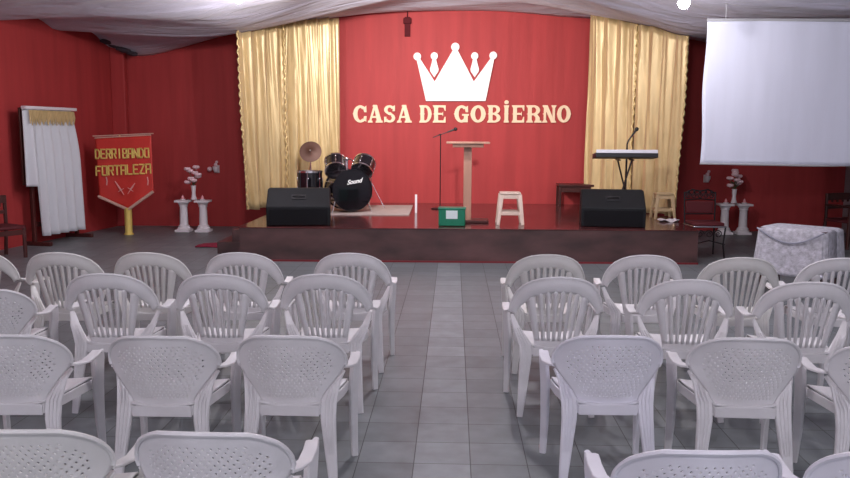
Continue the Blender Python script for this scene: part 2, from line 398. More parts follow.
for ch, xa, xb, tx in L:
    x0, z0 = wp(xa, 122.6); x1, _ = wp(xb, 122.6); _, z1 = wp(xa, 105.2)
    o = glyph(ch, x1-x0, z1-z0).build('letter', M['letter'], loc=(x0, WY, z0), smooth=False)
    tag(o, 'cream slab-serif letter %s %s' % (ch, tx), 'letter', 'cream cut-out letters on the red stage wall')

# small dark fitting high on the red wall
q = onY(407.5, 27, WY)
b = MB().box((0,-.03,0), (.10,.06,.34)).box((0,-.06,.10), (.14,.08,.10)).tube([(0,-.03,.17),(0,-.02,.42)], .012, 6)
M['maroon'] = mat('maroon_paint', (.09,.010,.014), .8, spec=.2)
o = b.build('wall_bracket', M['maroon'], loc=(q.x, WY, q.z), bevel=.006); tag(o, 'small dark red bracket high on the red wall left of the crown', 'wall bracket')

# ------------------------------------------------------------------ projection screen
SY = 11.4
ql = onY(706.5, 20, SY); qb = onY(700, 163.5, SY)
sx0 = qb.x; sx1 = sx0+3.1; zt, zb_ = ql.z, qb.z
sc = empty('projection_screen', (sx0, SY, zb_), 0, 'large white cloth projection screen hanging from the ceiling at right', 'projection screen')
def scr(u, v):
    return ((sx1-sx0)*u+.012*math.sin(9*v)*(1-u), .012*math.sin(7*u+3*v)+.005*math.sin(17*u)*(1-v), (zt-zb_)*v-.02*math.sin(PI*u)*(1-v))
MB().grid(scr, 50, 30).build('screen_cloth', M['screen'], sc, solid=.006, fixn=False)
MB().tube([(0,0,0),(1.55,.0,-.02),(sx1-sx0,0,0)], .014, 8).build('bottom_batten', M['pale_wall'], sc)
MB().tube([(0,0,zt-zb_),(sx1-sx0,0,zt-zb_)], .022, 8).build('top_batten', M['pale_wall'], sc)
for x in (.25, 2.6):
    zc = ceilz(sx0+x, SY)-.01
    MB().tube([(x,0,zt-zb_+.01),(x,0,zc-zb_)], .005, 6).build('hanging_cord', M['pale_wall'], sc)

# ------------------------------------------------------------------ monobloc chairs
def yb_high(z): return -.185-.13*max(0, (z-.43))/.47
def make_slat_chair(m):
    root = empty('slatted_armchair', (0,0,0))
    k = 1.45
    def mp(s, z): return Vector((s, yb_high(z)+k*s*s*(.55+.45*min(1, max(0,(z-.43)/.3))), z))
    # outer arch (half) : (s, z)
    outer = [(0,.90),(.06,.897),(.12,.885),(.17,.865),(.215,.833),(.248,.793),(.270,.745),(.284,.70),(.290,.66)]
    inner = [(0,.80),(.045,.798),(.09,.790),(.13,.776),(.165,.755),(.195,.728),(.222,.698),(.243,.668),(.255,.635)]
    def curve(P, t):
        a = abs(t)*(len(P)-1); i = min(int(a), len(P)-2); f = a-i
        x = P[i][0]*(1-f)+P[i+1][0]*f; z = P[i][1]*(1-f)+P[i+1][1]*f
        return (math.copysign(x, t), z)
    b = MB()
    def band(u, v):
        t = 2*u-1; o = curve(outer, t); i = curve(inner, t)
        s = i[0]+(o[0]-i[0])*v; z = i[1]+(o[1]-i[1])*v
        p = mp(s, z); p.y -= .016*math.sin(PI*v)+.018*max(0, v-.8)*5*.3; return p
    b.grid(band, 48, 6)
    # fan of slats
    def ztop(s):
        for i in range(len(inner)-1):
            if inner[i][0] <= abs(s) <= inner[i+1][0]:
                f = (abs(s)-inner[i][0])/(inner[i+1][0]-inner[i][0]); return inner[i][1]*(1-f)+inner[i+1][1]*f
        return inner[-1][1]
    cs = [-.170,-.115,-.069,-.023,.023,.069,.115,.170]; ws = [.046,.026,.024,.024,.024,.024,.026,.046]
    for c0, w0 in zip(cs, ws):
        def sl(u, v, c0=c0, w0=w0):
            fan = .70+.30*v; s = (c0+(u-.5)*w0)*fan; st = c0+(u-.5)*w0
            z = .475+(ztop(st)+.012-.475)*v
            p = mp(s, z); p.y -= .006*math.sin(PI*u); return p
        b.grid(sl, 2, 12)
    b.grid(lambda u, v: mp((2*u-1)*(.128+.012*v), .415+.075*v), 12, 3)
    br = b.build('backrest', m, root, solid=.007, fixn=False)
    t = MB(); t.tube([mp(*curve(outer, i/20)) + Vector((0,-.012,0)) for i in range(-20, 21)], .0085, 6); t.build('backrest_rim', m, br)
    seat_legs_arms(root, m, .29, .66, mp(.29,.66), .43)
    return root

def seat_legs_arms(root, m, hw, za, pb, zs):
    # seat pan with turned-down lip
    def seat(u, v):
        y = -.215+.455*v; w = .150+.072*min(1, v*1.25)**.8
        x = (2*u-1)
        z = zs+.004-.022*math.sin(PI*min(1, v*1.05))*(1-x*x)+.012*x*x
        if v > .9: z -= .03*((v-.9)/.1)**2
        return (x*w, y, z)
    MB().grid(seat, 18, 18).build('seat', m, root, solid=.008, fixn=False)
    b = MB()
    for sgn in (-1, 1):
        b.strip([(sgn*.145,-.21,zs-.018),(sgn*.195,-.08,zs-.014),(sgn*.222,.08,zs-.014),(sgn*.222,.235,zs-.03)], .010, .05, side=(1,0,0))
    b.strip([(-.145,-.213,zs-.022),(.145,-.213,zs-.022)], .055, .010, side=(0,0,1))
    b.strip([(-.222,.238,zs-.035),(.222,.238,zs-.035)], .05, .010, side=(0,0,1))
    b.build('seat_apron', m, root, bevel=.002)
    for sgn in (-1, 1):
        # armrest
        pts = [(sgn*(pb.x-.012), pb.y+.005, pb.z-.004), (sgn*(pb.x+.002), pb.y+.06, za-.022), (sgn*(hw+.004), .0, za-.03), (sgn*(hw+.004), .09, za-.026), (sgn*(hw-.002), .165, za-.022), (sgn*(hw-.006), .205, za-.036)]
        MB().strip(pts, [.040,.048,.052,.052,.050,.040], .013, side=(1,0,0)).build('armrest', m, root)
        # front leg, wide at the top, down from the arm
        pts = [(sgn*(hw-.006),.195,za-.035),(sgn*(hw-.010),.205,.55),(sgn*(hw-.022),.212,.40),(sgn*(hw-.024),.222,.2),(sgn*(hw-.020),.238,.0)]
        MB().strip(pts, [.075,.072,.062,.048,.034], [.020,.026,.030,.026,.022], side=[(sgn*.35,1,0),(sgn*.4,1,0),(sgn*.6,1,0),(sgn*.8,.8,0),(1,.5,0)] if sgn > 0 else [(-.35,1,0),(-.4,1,0),(-.6,1,0),(-.8,.8,0),(-1,.5,0)]).build('leg', m, root)
        # rear leg with flared upper part and ridges
        bb = MB()
        pts = [(sgn*(pb.x-.016), pb.y+.045, za-.04), (sgn*(pb.x-.045), pb.y+.01, .54), (sgn*.188,-.185,.44), (sgn*.190,-.205,.36), (sgn*.208,-.232,.17), (sgn*.225,-.258,.0)]
        bb.strip(pts, [.034,.060,.082,.074,.054,.036], [.012,.012,.022,.030,.028,.022], side=[(.6*sgn,-1,0),(sgn*1,-1,0),(1,0,0),(1,0,0),(1,0,0),(1,0,0)] if sgn > 0 else [(-.6,-1,0),(-1,-1,0),(-1,0,0),(-1,0,0),(-1,0,0),(-1,0,0)])
        for dx in (-.018, 0, .018):
            bb.tube([(sgn*(pb.x-.05)+dx*.8, pb.y-.008, .545), (sgn*.190+dx, -.198, .45), (sgn*.192+dx, -.221, .36), (sgn*.206+dx*.6, -.246, .20)], [.003,.0045,.0045,.002], 5)
        bb.build('leg', m, root)

def make_perf_chair(m, nu=36, nv=24, hole=.37):
    root = empty('perforated_armchair', (0,0,0))
    W = [(.42,.140),(.46,.152),(.50,.176),(.54,.207),(.58,.240),(.61,.262),(.64,.272),(.68,.268),(.715,.252),(.745,.228),(.77,.194),(.79,.150)]
    def wz(z):
        for i in range(len(W)-1):
            if z <= W[i+1][0]:
                f = max(0, (z-W[i][0])/(W[i+1][0]-W[i][0])); f = f
                return W[i][1]*(1-f)+W[i+1][1]*f
        return W[-1][1]
    k = 1.6
    def mp(u, v):
        z = .42+.37*v; w = wz(z); s = w*u
        z2 = z+.012*(1-u*u)*v*v
        return Vector((s, -.185-.12*v+k*s*s*(.5+.5*min(1, v*1.8)), z2))
    b = MB()
    idx = {}
    def vid(i, j):
        if (i, j) not in idx:
            idx[(i, j)] = len(b.v); b.v.append(tuple(mp(2*i/nu-1, j/nv)))
        return idx[(i, j)]
    for j in range(nv):
        for i in range(nu):
            c = [vid(i, j), vid(i+1, j), vid(i+1, j+1), vid(i, j+1)]
            inside = 4 <= i < nu-4 and 3 <= j < nv-3 and (i+j) % 2 == 0 and not (j > nv-6 and (i < 7 or i >= nu-7))
            if not inside: b.f.append(tuple(c)); continue
            h = hole*(1.0 if j > nv*.35 else .85)
            mids = []
            for dx, dy in ((0,-h),(h,0),(0,h),(-h,0)):
                mids.append(len(b.v)); b.v.append(tuple(mp(2*(i+.5+dx)/nu-1, (j+.5+dy)/nv)))
            for e in range(4):
                e2 = (e+1) % 4
                b.f.append((c[e], c[e2], mids[e])); b.f.append((c[e2], mids[e2], mids[e]))
    br = b.build('backrest', m, root, solid=.006, fixn=False, smooth=True, angle=60)
    rim = [mp(-1, .55+.45*i/10) for i in range(11)]+[mp(-1+2*i/24, 1) for i in range(1, 24)]+[mp(1, 1-.45*i/10) for i in range(11)]
    t = MB().tube([p+Vector((0,-.004,.0)) for p in rim], .0095, 6)
    t.build('backrest_rim', m, br)
    seat_legs_arms(root, m, .278, .622, mp(1, .53), .43)
    return root

protos = {}
def proto(kind, mk):
    key = (kind, mk)
    if key not in protos:
        protos[key] = (make_slat_chair if kind == 's' else make_perf_chair)(M[mk]); return protos[key]
    o = copy_tree(protos[key]); return o
# (kind, material, back-top pixel, rotation deg, label)
CH = [
 ('s','chair3',55,252.5,4,'greyish slatted armchair of left front row, nearest the white draped board'),
 ('s','chair3',144,252.5,2,'slatted armchair of left front row, directly before the pedestals and right of the banner'),
 ('s','chair',238,252.5,2,'slatted armchair of left front row, second place from the aisle, near the magenta rug'),
 ('s','chair',349,253,0,'slatted armchair at the aisle end of the left front row, before the bass drum'),
 ('s','chair3',-34,250,8,'armchair cut off by the left picture edge in the front row, only an arm showing'),
 ('p','chair',-22,290,9,'perforated low-back armchair at the left picture edge in the second row of slatted ones'),
 ('s','chair',101,273.5,5,'slatted armchair in the second row of left block, third from the aisle'),
 ('s','chair',214,274,2,'slatted armchair in the second row of left block, second from the aisle'),
 ('s','chair',322,274,0,'slatted armchair at the aisle end of the left second row'),
 ('s','chair3',549,254.5,0,'slatted armchair at the aisle end of the right front row'),
 ('s','chair',648,255,-2,'slatted armchair of right front row, second place from the aisle, before the right monitor'),
 ('s','chair3',745,257.5,-5,'slatted armchair of right front row, just left of the lace-covered table'),
 ('s','chair',847,258,-4,'slatted armchair of right front row, cut by the right edge below the lace table'),
 ('s','chair',561,277,1,'slatted armchair at the aisle end of the right second row'),
 ('s','chair',693,279.5,-3,'slatted armchair in the second row of right block, second from the aisle'),
 ('s','chair',815,282,-5,'slatted armchair in the second row of right block, third from the aisle'),
 ('p','chair',284,336.5,-1,'perforated low-back armchair at the aisle end of the left third row'),
 ('p','chair',152,337,1,'perforated low-back armchair in the left third row, second from the aisle'),
 ('p','chair',-2,335.5,3,'perforated low-back armchair in the left third row, cut by the picture edge'),
 ('p','chair2',615,336.5,1,'bluish-white perforated armchair at the aisle end of the right third row'),
 ('p','chair',756,339,-2,'perforated low-back armchair in the right third row, second from the aisle'),
 ('p','chair',903,345,-4,'perforated armchair in the third row at the right picture edge, mostly arm and leg showing'),
 ('p','chair',198,434,-1,'nearest-row perforated armchair at the aisle end of left block, only its upper part in view'),
 ('p','chair3',8,431.5,2,'nearest-row perforated armchair at the bottom left corner of the picture'),
 ('p','chair2',716,452.5,2,'nearest-row perforated armchair at the aisle end of right block, only its top in view'),
 ('p','chair2',922,455,-3,'nearest-row perforated armchair at the bottom right corner, only a sliver in view'),
]
for kind, mk, px, py, rot, lab in CH:
    o = proto(kind, mk)
    h, yb = (.905, -.33) if kind == 's' else (.805, -.31)
    q = onZ(px, py, h); a = R(rot)
    o.rotation_euler.z = a
    o.location = (q.x-(-math.sin(a)*yb), q.y-math.cos(a)*yb, 0)
    tag(o, lab, 'chair', 'white slatted high-back chairs in the front rows' if kind == 's' else 'white perforated low-back chairs in the rear rows')

# ------------------------------------------------------------------ floor monitors on the stage
def monitor(px, py, rz, label):
    q = onZ(px, py, SZ)
    root = empty('floor_monitor', (q.x, q.y, SZ), R(rz), label, 'speaker', 'black wedge speakers at the stage front')
    # side profile in (y,z) : front low face, long slope, back
    secs = []
    for x, s in ((-.44,.97),(-.42,1),(.42,1),(.44,.97)):
        secs.append([(x, .0+.01, .0),(x, -.0, .27*s),(x, .34, .50*s),(x, .50, .50*s),(x, .56, .0)])
    MB().loft(secs).build('cabinet', M['speaker'], root, smooth=False, bevel=.012)
    MB().box((0,-.008,.125), (.80,.014,.225)).build('grille', M['grille'], root, bevel=.004)
    ang = math.atan2(.23, .34)
    mt = Matrix.Translation((0,.17,.387)) @ Matrix.Rotation(ang, 4, 'X')
    b = MB().box((0,0,.004), (.20,.10,.010), mtx=mt); b.build('handle_recess', M['black'], root, bevel=.003)
    b = MB().tube([mt @ Vector(p) for p in ((-.08,0,.01),(-.06,0,.028),(.06,0,.028),(.08,0,.01))], .010, 8); b.build('handle', M['black'], root)
    for s in (-1, 1):
        MB().sphere((s*.40,.03,.0), .018, 6).build('corner_cap', M['black'], root, loc=(0,0,.012))
monitor(298.5, 226, 8, 'black wedge floor monitor at the left stage front beside the drums')
monitor(613, 227.5, -6, 'black wedge floor monitor at the right stage front below the keyboard')

# ------------------------------------------------------------------ drum rug and kit
pa = onZ(312, 215.3, SZ); pb_ = onZ(409, 215.5, SZ); pc = onZ(413, 205.8, SZ); pd = onZ(330, 205.8, SZ)
cy = 13.6
vs = []
for z in (0, .012): vs += [(p.x-(-1.4), p.y-cy, z) for p in (pa, pb_, pc, pd)]
b = MB().add(vs, [(3,2,1,0),(4,5,6,7),(0,1,5,4),(1,2,6,5),(2,3,7,6),(3,0,4,7)])
o = b.build('drum_rug', M['tan'], loc=(-1.4, cy, SZ+.001), smooth=False); tag(o, 'pale flat mat on the stage under the drums', 'rug')
Z0 = SZ+.014
def zrot(az, el):   # drum whose local +Z axis is turned: tilt el about X then az about Z
    return Matrix.Rotation(az, 4, 'Z') @ Matrix.Rotation(el, 4, 'X')
def drum(parent, mtx, r, h, nl, head='drumhead', headtop='drumhead'):
    sh_ = MB().lathe([(r*.97,0),(r,.005),(r,h-.005),(r*.97,h)], 32, mtx).build('shell', M['gloss_black'], parent)
    for z in (0, h):
        MB().lathe([(r*1.0,z-.014),(r*1.045,z-.014),(r*1.045,z+.014),(r*1.0,z+.014),(r*1.0,z-.014)], 32, mtx).build('hoop', M['chrome'] if r < .25 else M['gloss_black'], parent)
    MB().lathe([(.001,-.006),(r*.99,-.004),(r*.99,.0)], 32, mtx).build('drum_head', M[head], parent)
    MB().lathe([(.001,h+.006),(r*.99,h+.004),(r*.99,h)], 32, mtx).build('drum_head', M[headtop], parent)
    for i in range(nl):
        a = 2*PI*(i+.5)/nl
        b = MB().tube([mtx @ Vector((r*1.04*math.cos(a), r*1.04*math.sin(a), z)) for z in (-.01, h+.01)], .006, 6)
        for z in (h*.3, h*.7): b.sphere(mtx @ Vector((r*1.02*math.cos(a), r*1.02*math.sin(a), z)), .016, 6)
        b.build('lug', M['chrome'], sh_)
q = onZ(352.5, 212.5, Z0); RB = .325
root = empty('bass_drum', (q.x, q.y, Z0), R(27), 'big glossy black bass drum with white script on its front head', 'drum')
mt = Matrix.Translation((0, 0, RB+.03)) @ Matrix.Rotation(R(90), 4, 'X')   # axis towards -Y
mt = mt @ Matrix.Translation((0,0,-.40))
drum(root, mt, RB, .40, 8, 'gloss_black', 'gloss_black')
# white script on the head
cu = bpy.data.curves.new('script', 'FONT'); cu.body = 'Sound'; cu.size = .10; cu.shear = .5; cu.extrude = .002; cu.offset = .002; cu.align_x = 'CENTER'
to = bpy.data.objects.new('tmp', cu); COL.objects.link(to); dg = bpy.context.evaluated_depsgraph_get(); me = bpy.data.meshes.new_from_object(to.evaluated_get(dg)); bpy.data.objects.remove(to)
me.materials.clear(); me.materials.append(M['script']); o = bpy.data.objects.new('script_lettering', me); COL.objects.link(o); o.parent = root
o.matrix_local = Matrix.Translation((.03, -.012, RB+.14)) @ Matrix.Rotation(R(90), 4, 'X') @ Matrix.Rotation(R(8), 4, 'Z')
for s in (-1, 1):
    MB().tube([(s*.25,.06,RB*.75),(s*.34,.02,.0)], .010, 8).build('spur', M['chrome'], root)
MB().tube([(-.02,.2,2*RB+.02),(-.02,.2,2*RB+.20)], .018, 10).sphere((-.02,.2,2*RB+.2), .035, 8).build('tom_mount', M['chrome'], root)
bd = root
def place_tom(px, py, Y, r, h, az, el, label):
    c = onY(px, py, Y)
    root = empty('tom_drum', tuple(c), 0, label, 'drum', 'tom drums over the bass drum')
    mtx = zrot(az, el) @ Matrix.Translation((0,0,-h/2))
    drum(root, mtx, r, h, 6)
    return root, c
# bass mount point in world
mw = Matrix.Translation(bd.location) @ Matrix.Rotation(R(27), 4, 'Z'); mpnt = mw @ Vector((-.02,.2,2*RB+.2))
for (px, py, az, lab) in ((335.5,166,R(10),'left glossy black tom drum tilted above the bass drum, nearest the cymbal'), (363.5,166.5,R(-14),'right glossy black tom drum tilted above the bass drum, against the red wall')):
    root, c = place_tom(px, py, 13.35, .175, .22, az, R(-50), lab)
    m_ = mpnt-c
    MB().tube([m_, m_*.75+Vector((0,0,.03)), m_.normalized()*.20], .010, 8).build('mount_arm', M['chrome'], root)
q = onY(310, 200, 13.1)
root = empty('floor_tom', (q.x, 13.1, Z0), 0, 'upright black floor tom with silver hoop behind the left floor monitor', 'drum')
zt_ = onY(310, 171.5, 13.1).z-Z0
drum(root, Matrix.Translation((0,0,zt_-.36)), .20, .36, 6, headtop='bronze')
for i in range(3):
    a = 2*PI*i/3+.5
    MB().tube([(.215*math.cos(a),.215*math.sin(a),zt_-.1),(.22*math.cos(a),.22*math.sin(a),.05),(.25*math.cos(a),.25*math.sin(a),.0)], .008, 8).build('leg', M['chrome'], root)
c = onY(310.5, 151.5, 13.65)
root = empty('crash_cymbal', (c.x, c.y, Z0), 0, 'dark bronze cymbal tilted towards the hall on a chrome stand', 'cymbal')
hz = c.z-Z0
mt = Matrix.Translation((0,0,hz)) @ Matrix.Rotation(R(10), 4, 'Y') @ Matrix.Rotation(R(66), 4, 'X')
MB().lathe([(.001,.03),(.03,.026),(.045,.012),(.12,.004),(.185,-.006),(.185,-.008),(.12,.002),(.04,.008),(.001,.026)], 32, mt).build('cymbal_plate', M['bronze'], root)
MB().tube([(0,.0,.25),(0,0,hz-.03)], .011, 8).tube([(0,0,hz-.03),tuple(mt @ Vector((0,0,.06)))], .008, 8).build('stand_pole', M['chrome'], root)
MB().sphere(mt @ Vector((0,0,.05)), .018, 8).build('wing_nut', M['chrome'], root)
for i in range(3):
    a = 2*PI*i/3+.3
    MB().tube([(0,0,.42),(.26*math.cos(a),.26*math.sin(a),.01)], .008, 8).build('leg', M['chrome'], root)
c = onZ(372, 208, Z0)
root = empty('hardware_stand', (c.x, c.y, Z0), 0, 'thin chrome drum stand with spread legs right of the bass drum', 'stand')
MB().tube([(0,0,.18),(-.02,0,.72)], .009, 8).build('stand_pole', M['chrome'], root)
MB().lathe([(.02,0),(.06,.004),(.06,.014),(.02,.018)], 16, Matrix.Translation((-.02,0,.72))).build('stand_cup', M['chrome'], root)
for i in range(3):
    a = 2*PI*i/3-.2
    MB().tube([(0,0,.42),(.22*math.cos(a),.22*math.sin(a)*.8,.008)], .007, 8).build('leg', M['chrome'], root)
c = onY(339, 180.5, 13.9)
root = empty('drum_throne', (c.x, 13.9, Z0), 0, 'small round black drummer seat behind the bass drum', 'stool')
hz = c.z-Z0
MB().lathe([(.02,hz-.05),(.15,hz-.05),(.16,hz-.03),(.15,hz),(.02,hz+.005)], 24).build('seat', M['black'], root)
MB().tube([(0,0,.15),(0,0,hz-.05)], .014, 8).build('pole', M['chrome'], root)
for i in range(3):
    a = 2*PI*i/3+.9
    MB().tube([(0,0,.30),(.2*math.cos(a),.2*math.sin(a),.008)], .008, 8).build('leg', M['chrome'], root)
c = onZ(416, 213, SZ)
o = MB().box((0,0,.15), (.035,.02,.30)).build('white_stick', M['plaster'], loc=(c.x, c.y, SZ), bevel=.003)
tag(o, 'short white upright stick at the right corner of the drum mat', 'stick')

# ------------------------------------------------------------------ microphone stands
def mic_stand(q, ztop, boom, label, base=.16, thick=.009):
    root = empty('microphone_stand', (q.x, q.y, SZ), 0, label, 'microphone stand', 'microphone stands on the stage')
    h = ztop-SZ
    MB().lathe([(.02,0),(base,.002),(base,.016),(.03,.03),(.01,.05)], 24).build('base', M['iron'], root)
    MB().tube([(0,0,.03),(0,0,h)], thick, 8).build('pole', M['iron'], root)
    MB().tube([(0,0,h)]+boom, thick*.8, 8).build('boom_arm', M['iron'], root)
    e = Vector(boom[-1]); d = (e-Vector(boom[-2] if len(boom) > 1 else (0,0,h))).normalized()
    b = MB().tube([e, e+d*.13], [.012,.018], 10).sphere(e+d*.15, .032, 8); b.build('microphone', M['black'], root)
q = onZ(440, 209, SZ)
h = onY(441, 134, q.y).z
mic_stand(q, h, [(-.13,0,h-SZ-.06),(.11,0,h-SZ+.03)], 'thin microphone stand with short boom left of the wooden lectern', .15)
q = onZ(624.5, 216, SZ); h = onY(624.5, 148, q.y).z
mic_stand(q, h, [(.0,0,h-SZ+.06),(.02,0,h-SZ+.12),(.055,0,h-SZ+.17)], 'black microphone stand with bent neck in front of the keyboard', .14, .016)

# ------------------------------------------------------------------ lectern
q = onZ(467, 222, SZ); zt_ = onY(466, 142, q.y).z-SZ
root = empty('lectern', (q.x, q.y, SZ), 0, 'slim light wooden lectern with flat top on the stage under the crown', 'lectern')
MB().box((0,0,zt_/2-.01), (.115,.10,zt_-.06)).build('post', M['wood'], root, bevel=.006)
b = MB().box((.0,.0,zt_-.01), (.62,.42,.028)).box((0,-.04,zt_-.05), (.44,.26,.05)); b.build('reading_top', M['wood'], root, bevel=.005)
b = MB().box((.06,.03,.02), (.50,.36,.035)); b.build('base', M['redwood'], root, bevel=.006)

# ------------------------------------------------------------------ plastic stools
def stool(q, z, s, m, rz, label):
    root = empty('plastic_stool', (q.x, q.y, z), R(rz), label, 'stool', 'square plastic stools on the stage')
    H = .45*s; wt = .135*s; wb = .185*s
    MB().box((0,0,H-.015), (2*wt+.02,2*wt+.02,.03)).build('seat', m, root, bevel=.012)
    for sx in (-1, 1):
        for sy in (-1, 1):
            MB().strip([(sx*(wt-.012),sy*(wt-.012),H-.03),(sx*(wb-.015),sy*(wb-.015),0)], [.065*s,.045*s], [.03,.026], side=(1,0,0)).build('leg', m, root, bevel=.003)
    w2 = wt+(wb-wt)*.62
    for sy in (-1, 1):
        for c_, d_ in (((0, sy*(wt-.01), H-.06), (2*wt-.02,.014,.06)), ((sy*(wt-.01),0,H-.06), (.014,2*wt-.02,.06)), ((0, sy*(w2-.012), H*.36), (2*w2-.04,.014,.05*s)), ((sy*(w2-.012),0,H*.36), (.014,2*w2-.04,.05*s))):
            MB().box(c_, d_).build('cross_bar', m, root, bevel=.003)
stool(onZ(509.5, 224, SZ), SZ+.001, 1.02, M['stool'], 0, 'cream white plastic stool right of the lectern at the stage front')
stool(onZ(662.5, 218.5, SZ), SZ+.001, .88, M['stool2'], 0, 'beige plastic stool in front of the outer right gold curtain')

# green box
q = onZ(452, 226.5, SZ)
root = empty('green_box', (q.x, q.y+.12, SZ), R(-2), 'small green box with a white label on the stage below the lectern', 'box')
MB().box((0,0,.12), (.37,.24,.235)).build('body', M['green'], root, bevel=.012)
M['green2'] = mat('green_lid', (.008,.26,.16), .35)
MB().box((0,0,.247), (.385,.255,.02)).build('lid', M['green2'], root, bevel=.006)
MB().box((.0,-.123,.165), (.16,.004,.115)).build('label_sticker', M['paper'], root, smooth=False)

# ------------------------------------------------------------------ keyboard on stand
KY = 12.55
ql = onY(594, 153, KY); qr = onY(656, 154, KY); kz = (ql.z+qr.z)/2; kx = (ql.x+qr.x)/2; kw = qr.x-ql.x
root = empty('keyboard', (kx, KY, kz), 0, 'silver electronic keyboard on a stand before the right gold curtain', 'keyboard')
mt = Matrix.Rotation(R(-6), 4, 'X')
MB().box((0,.0,-.035), (kw,.30,.075), mtx=mt).build('body', M['black'], root, bevel=.008)
MB().box((0,-.148,.02), (kw*.98,.02,.05), mtx=mt).build('front_panel', M['keys'], root, bevel=.003)
MB().box((-.02,.02,.012), (kw*.84,.20,.02), mtx=mt).build('white_keys', M['keys'], root, bevel=.002)
b = MB()
for i in range(36):
    if i % 7 not in (2, 6): b.box((-kw*.43+i*kw*.84/36+.012,.05,.026), (.011,.12,.012), mtx=mt)
b.build('black_keys', M['black'], root, smooth=False)
root = empty('keyboard_stand', (kx, KY, SZ), 0, 'thin black crossed stand under the electronic keyboard', 'keyboard stand')
h = kz-SZ-.085
for s in (-1, 1):
    MB().tube([(-s*.10,s*.022,h-.02),(s*.14,s*.022,.02)], .013, 8).build('leg', M['iron'], root)
for x in (-.10, .10): MB().tube([(x,-.16,h-.01),(x,.16,h-.01)], .012, 8).build('support_bar', M['iron'], root)
for x in (-.14, .14): MB().tube([(x,-.2,.014),(x,.2,.014)], .013, 8).build('foot_bar', M['iron'], root)

# dark bench at back of the stage
q = onZ(575, 206, SZ); zt_ = onY(570, 184, q.y).z-SZ
x0 = onY(557.5, 190, q.y).x; x1 = onY(600, 190, q.y).x
root = empty('side_table', ((x0+x1)/2, q.y+.05, SZ), 0, 'small dark wooden table against the red wall behind the right monitor', 'table')
w_ = x1-x0
MB().box((0,0,zt_-.02), (w_,.42,.04)).build('tabletop', M['darkwood'], root, bevel=.006)
MB().box((0,-.17,zt_-.09), (w_-.06,.02,.10)).build('apron', M['darkwood'], root, bevel=.003)
for sx in (-1, 1):
    for sy in (-1, 1): MB().box((sx*(w_/2-.03), sy*.17, (zt_-.04)/2), (.045,.045,zt_-.04)).build('leg', M['darkwood'], root, bevel=.004)

# white flat cloth/paper on stage right corner
q = onZ(668, 221.5, SZ)
o = MB().grid(lambda u, v: (-.14+.28*u, -.10+.2*v, .02+.018*math.sin(8*u)*math.cos(6*v)), 14, 10).build('folded_cloth', M['plaster'], loc=(q.x, q.y, SZ), solid=.01)
tag(o, 'small crumpled white cloth at the right front corner of the stage', 'cloth')

# ------------------------------------------------------------------ pedestals, vases, candles, sconces
def pedestal(x, y, H, label):
    root = empty('pedestal', (x, y, 0), 0, label, 'pedestal', 'white plaster pedestals beside the stage')
    MB().box((0,0,.02), (.25,.25,.04)).lathe([(.12,.04),(.12,.06),(.095,.085),(.10,.10),(.078,.12)], 24).build('plinth', M['plaster'], root, bevel=.004)
    prof = []
    n = 32; secs = []
    for z, r in ((.12,.075),(.16,.073),(H-.16,.066),(H-.12,.066)):
        secs.append([((r-(.005 if j % 2 else 0))*math.cos(2*PI*j/n), (r-(.005 if j % 2 else 0))*math.sin(2*PI*j/n), z) for j in range(n)])
    MB().loft(secs).build('column_shaft', M['plaster'], root, angle=80)
    MB().lathe([(.066,H-.12),(.078,H-.11),(.072,H-.09),(.10,H-.045),(.105,H-.035)], 24).box((0,0,H-.018), (.25,.25,.036)).build('capital', M['plaster'], root, bevel=.004)
def candle(x, y, z, label):
    root = empty('candle', (x, y, z), 0, label, 'candle', 'small pink candles on the pedestals')
    MB().lathe([(.02,0),(.042,.002),(.046,.02),(.03,.022)], 16).build('holder', M['plaster'], root)
    MB().lathe([(.001,.02),(.022,.02),(.026,.045),(.015,.07),(.001,.095)], 12).build('wax', M['candle'], root)
def vase(x, y, z, s, label, flabel, seed):
    o = MB().lathe([(.001,0),(.060,0),(.062,.02),(.045,.07),(.038,.14),(.048,.22),(.050,.27),(.058,.30),(.052,.30),(.042,.26),(.001,.24)], 24).build('vase', M['plaster'], loc=(x, y, z))
    o.scale = (s,s,s); tag(o, label, 'vase')
    root = empty('flower_bouquet', (x, y, z+.25*s), 0, flabel, 'flowers')
    rr = random.Random(seed)
    for i in range(9):
        a = rr.uniform(0, 2*PI); rad = rr.uniform(.03,.13); hh = .10+.26*i/8
        p = Vector((rad*math.cos(a)*1.1, rad*math.sin(a)*.8, hh))
        MB().tube([(0,0,-.0),(p.x*.4,p.y*.4,p.z*.6),tuple(p)], .004, 5).build('stem', M['leaf'], root)
        b = MB()
        b.sphere(p, .034, 6)
        for k in range(7):
            an = 2*PI*k/7; b.sphere(p+Vector((.034*math.cos(an), .034*math.sin(an), .006)), .028, 5, (1,1,1))
        b.build('blossom', M['petal'], root)
    b = MB()
    for i in range(9):
        a = rr.uniform(0, 2*PI); p = Vector((.07*math.cos(a), .06*math.sin(a), rr.uniform(.05,.18)))
        t = Vector((math.cos(a), math.sin(a), .5)).normalized()*.05; s_ = Vector((-math.sin(a), math.cos(a), 0))*.014
        b.add([p-t, p+s_, p+t, p-s_, p+Vector((0,0,.004))], [(0,1,4),(1,2,4),(2,3,4),(3,0,4)])
    b.build('leaves', M['leaf'], root, solid=.002)
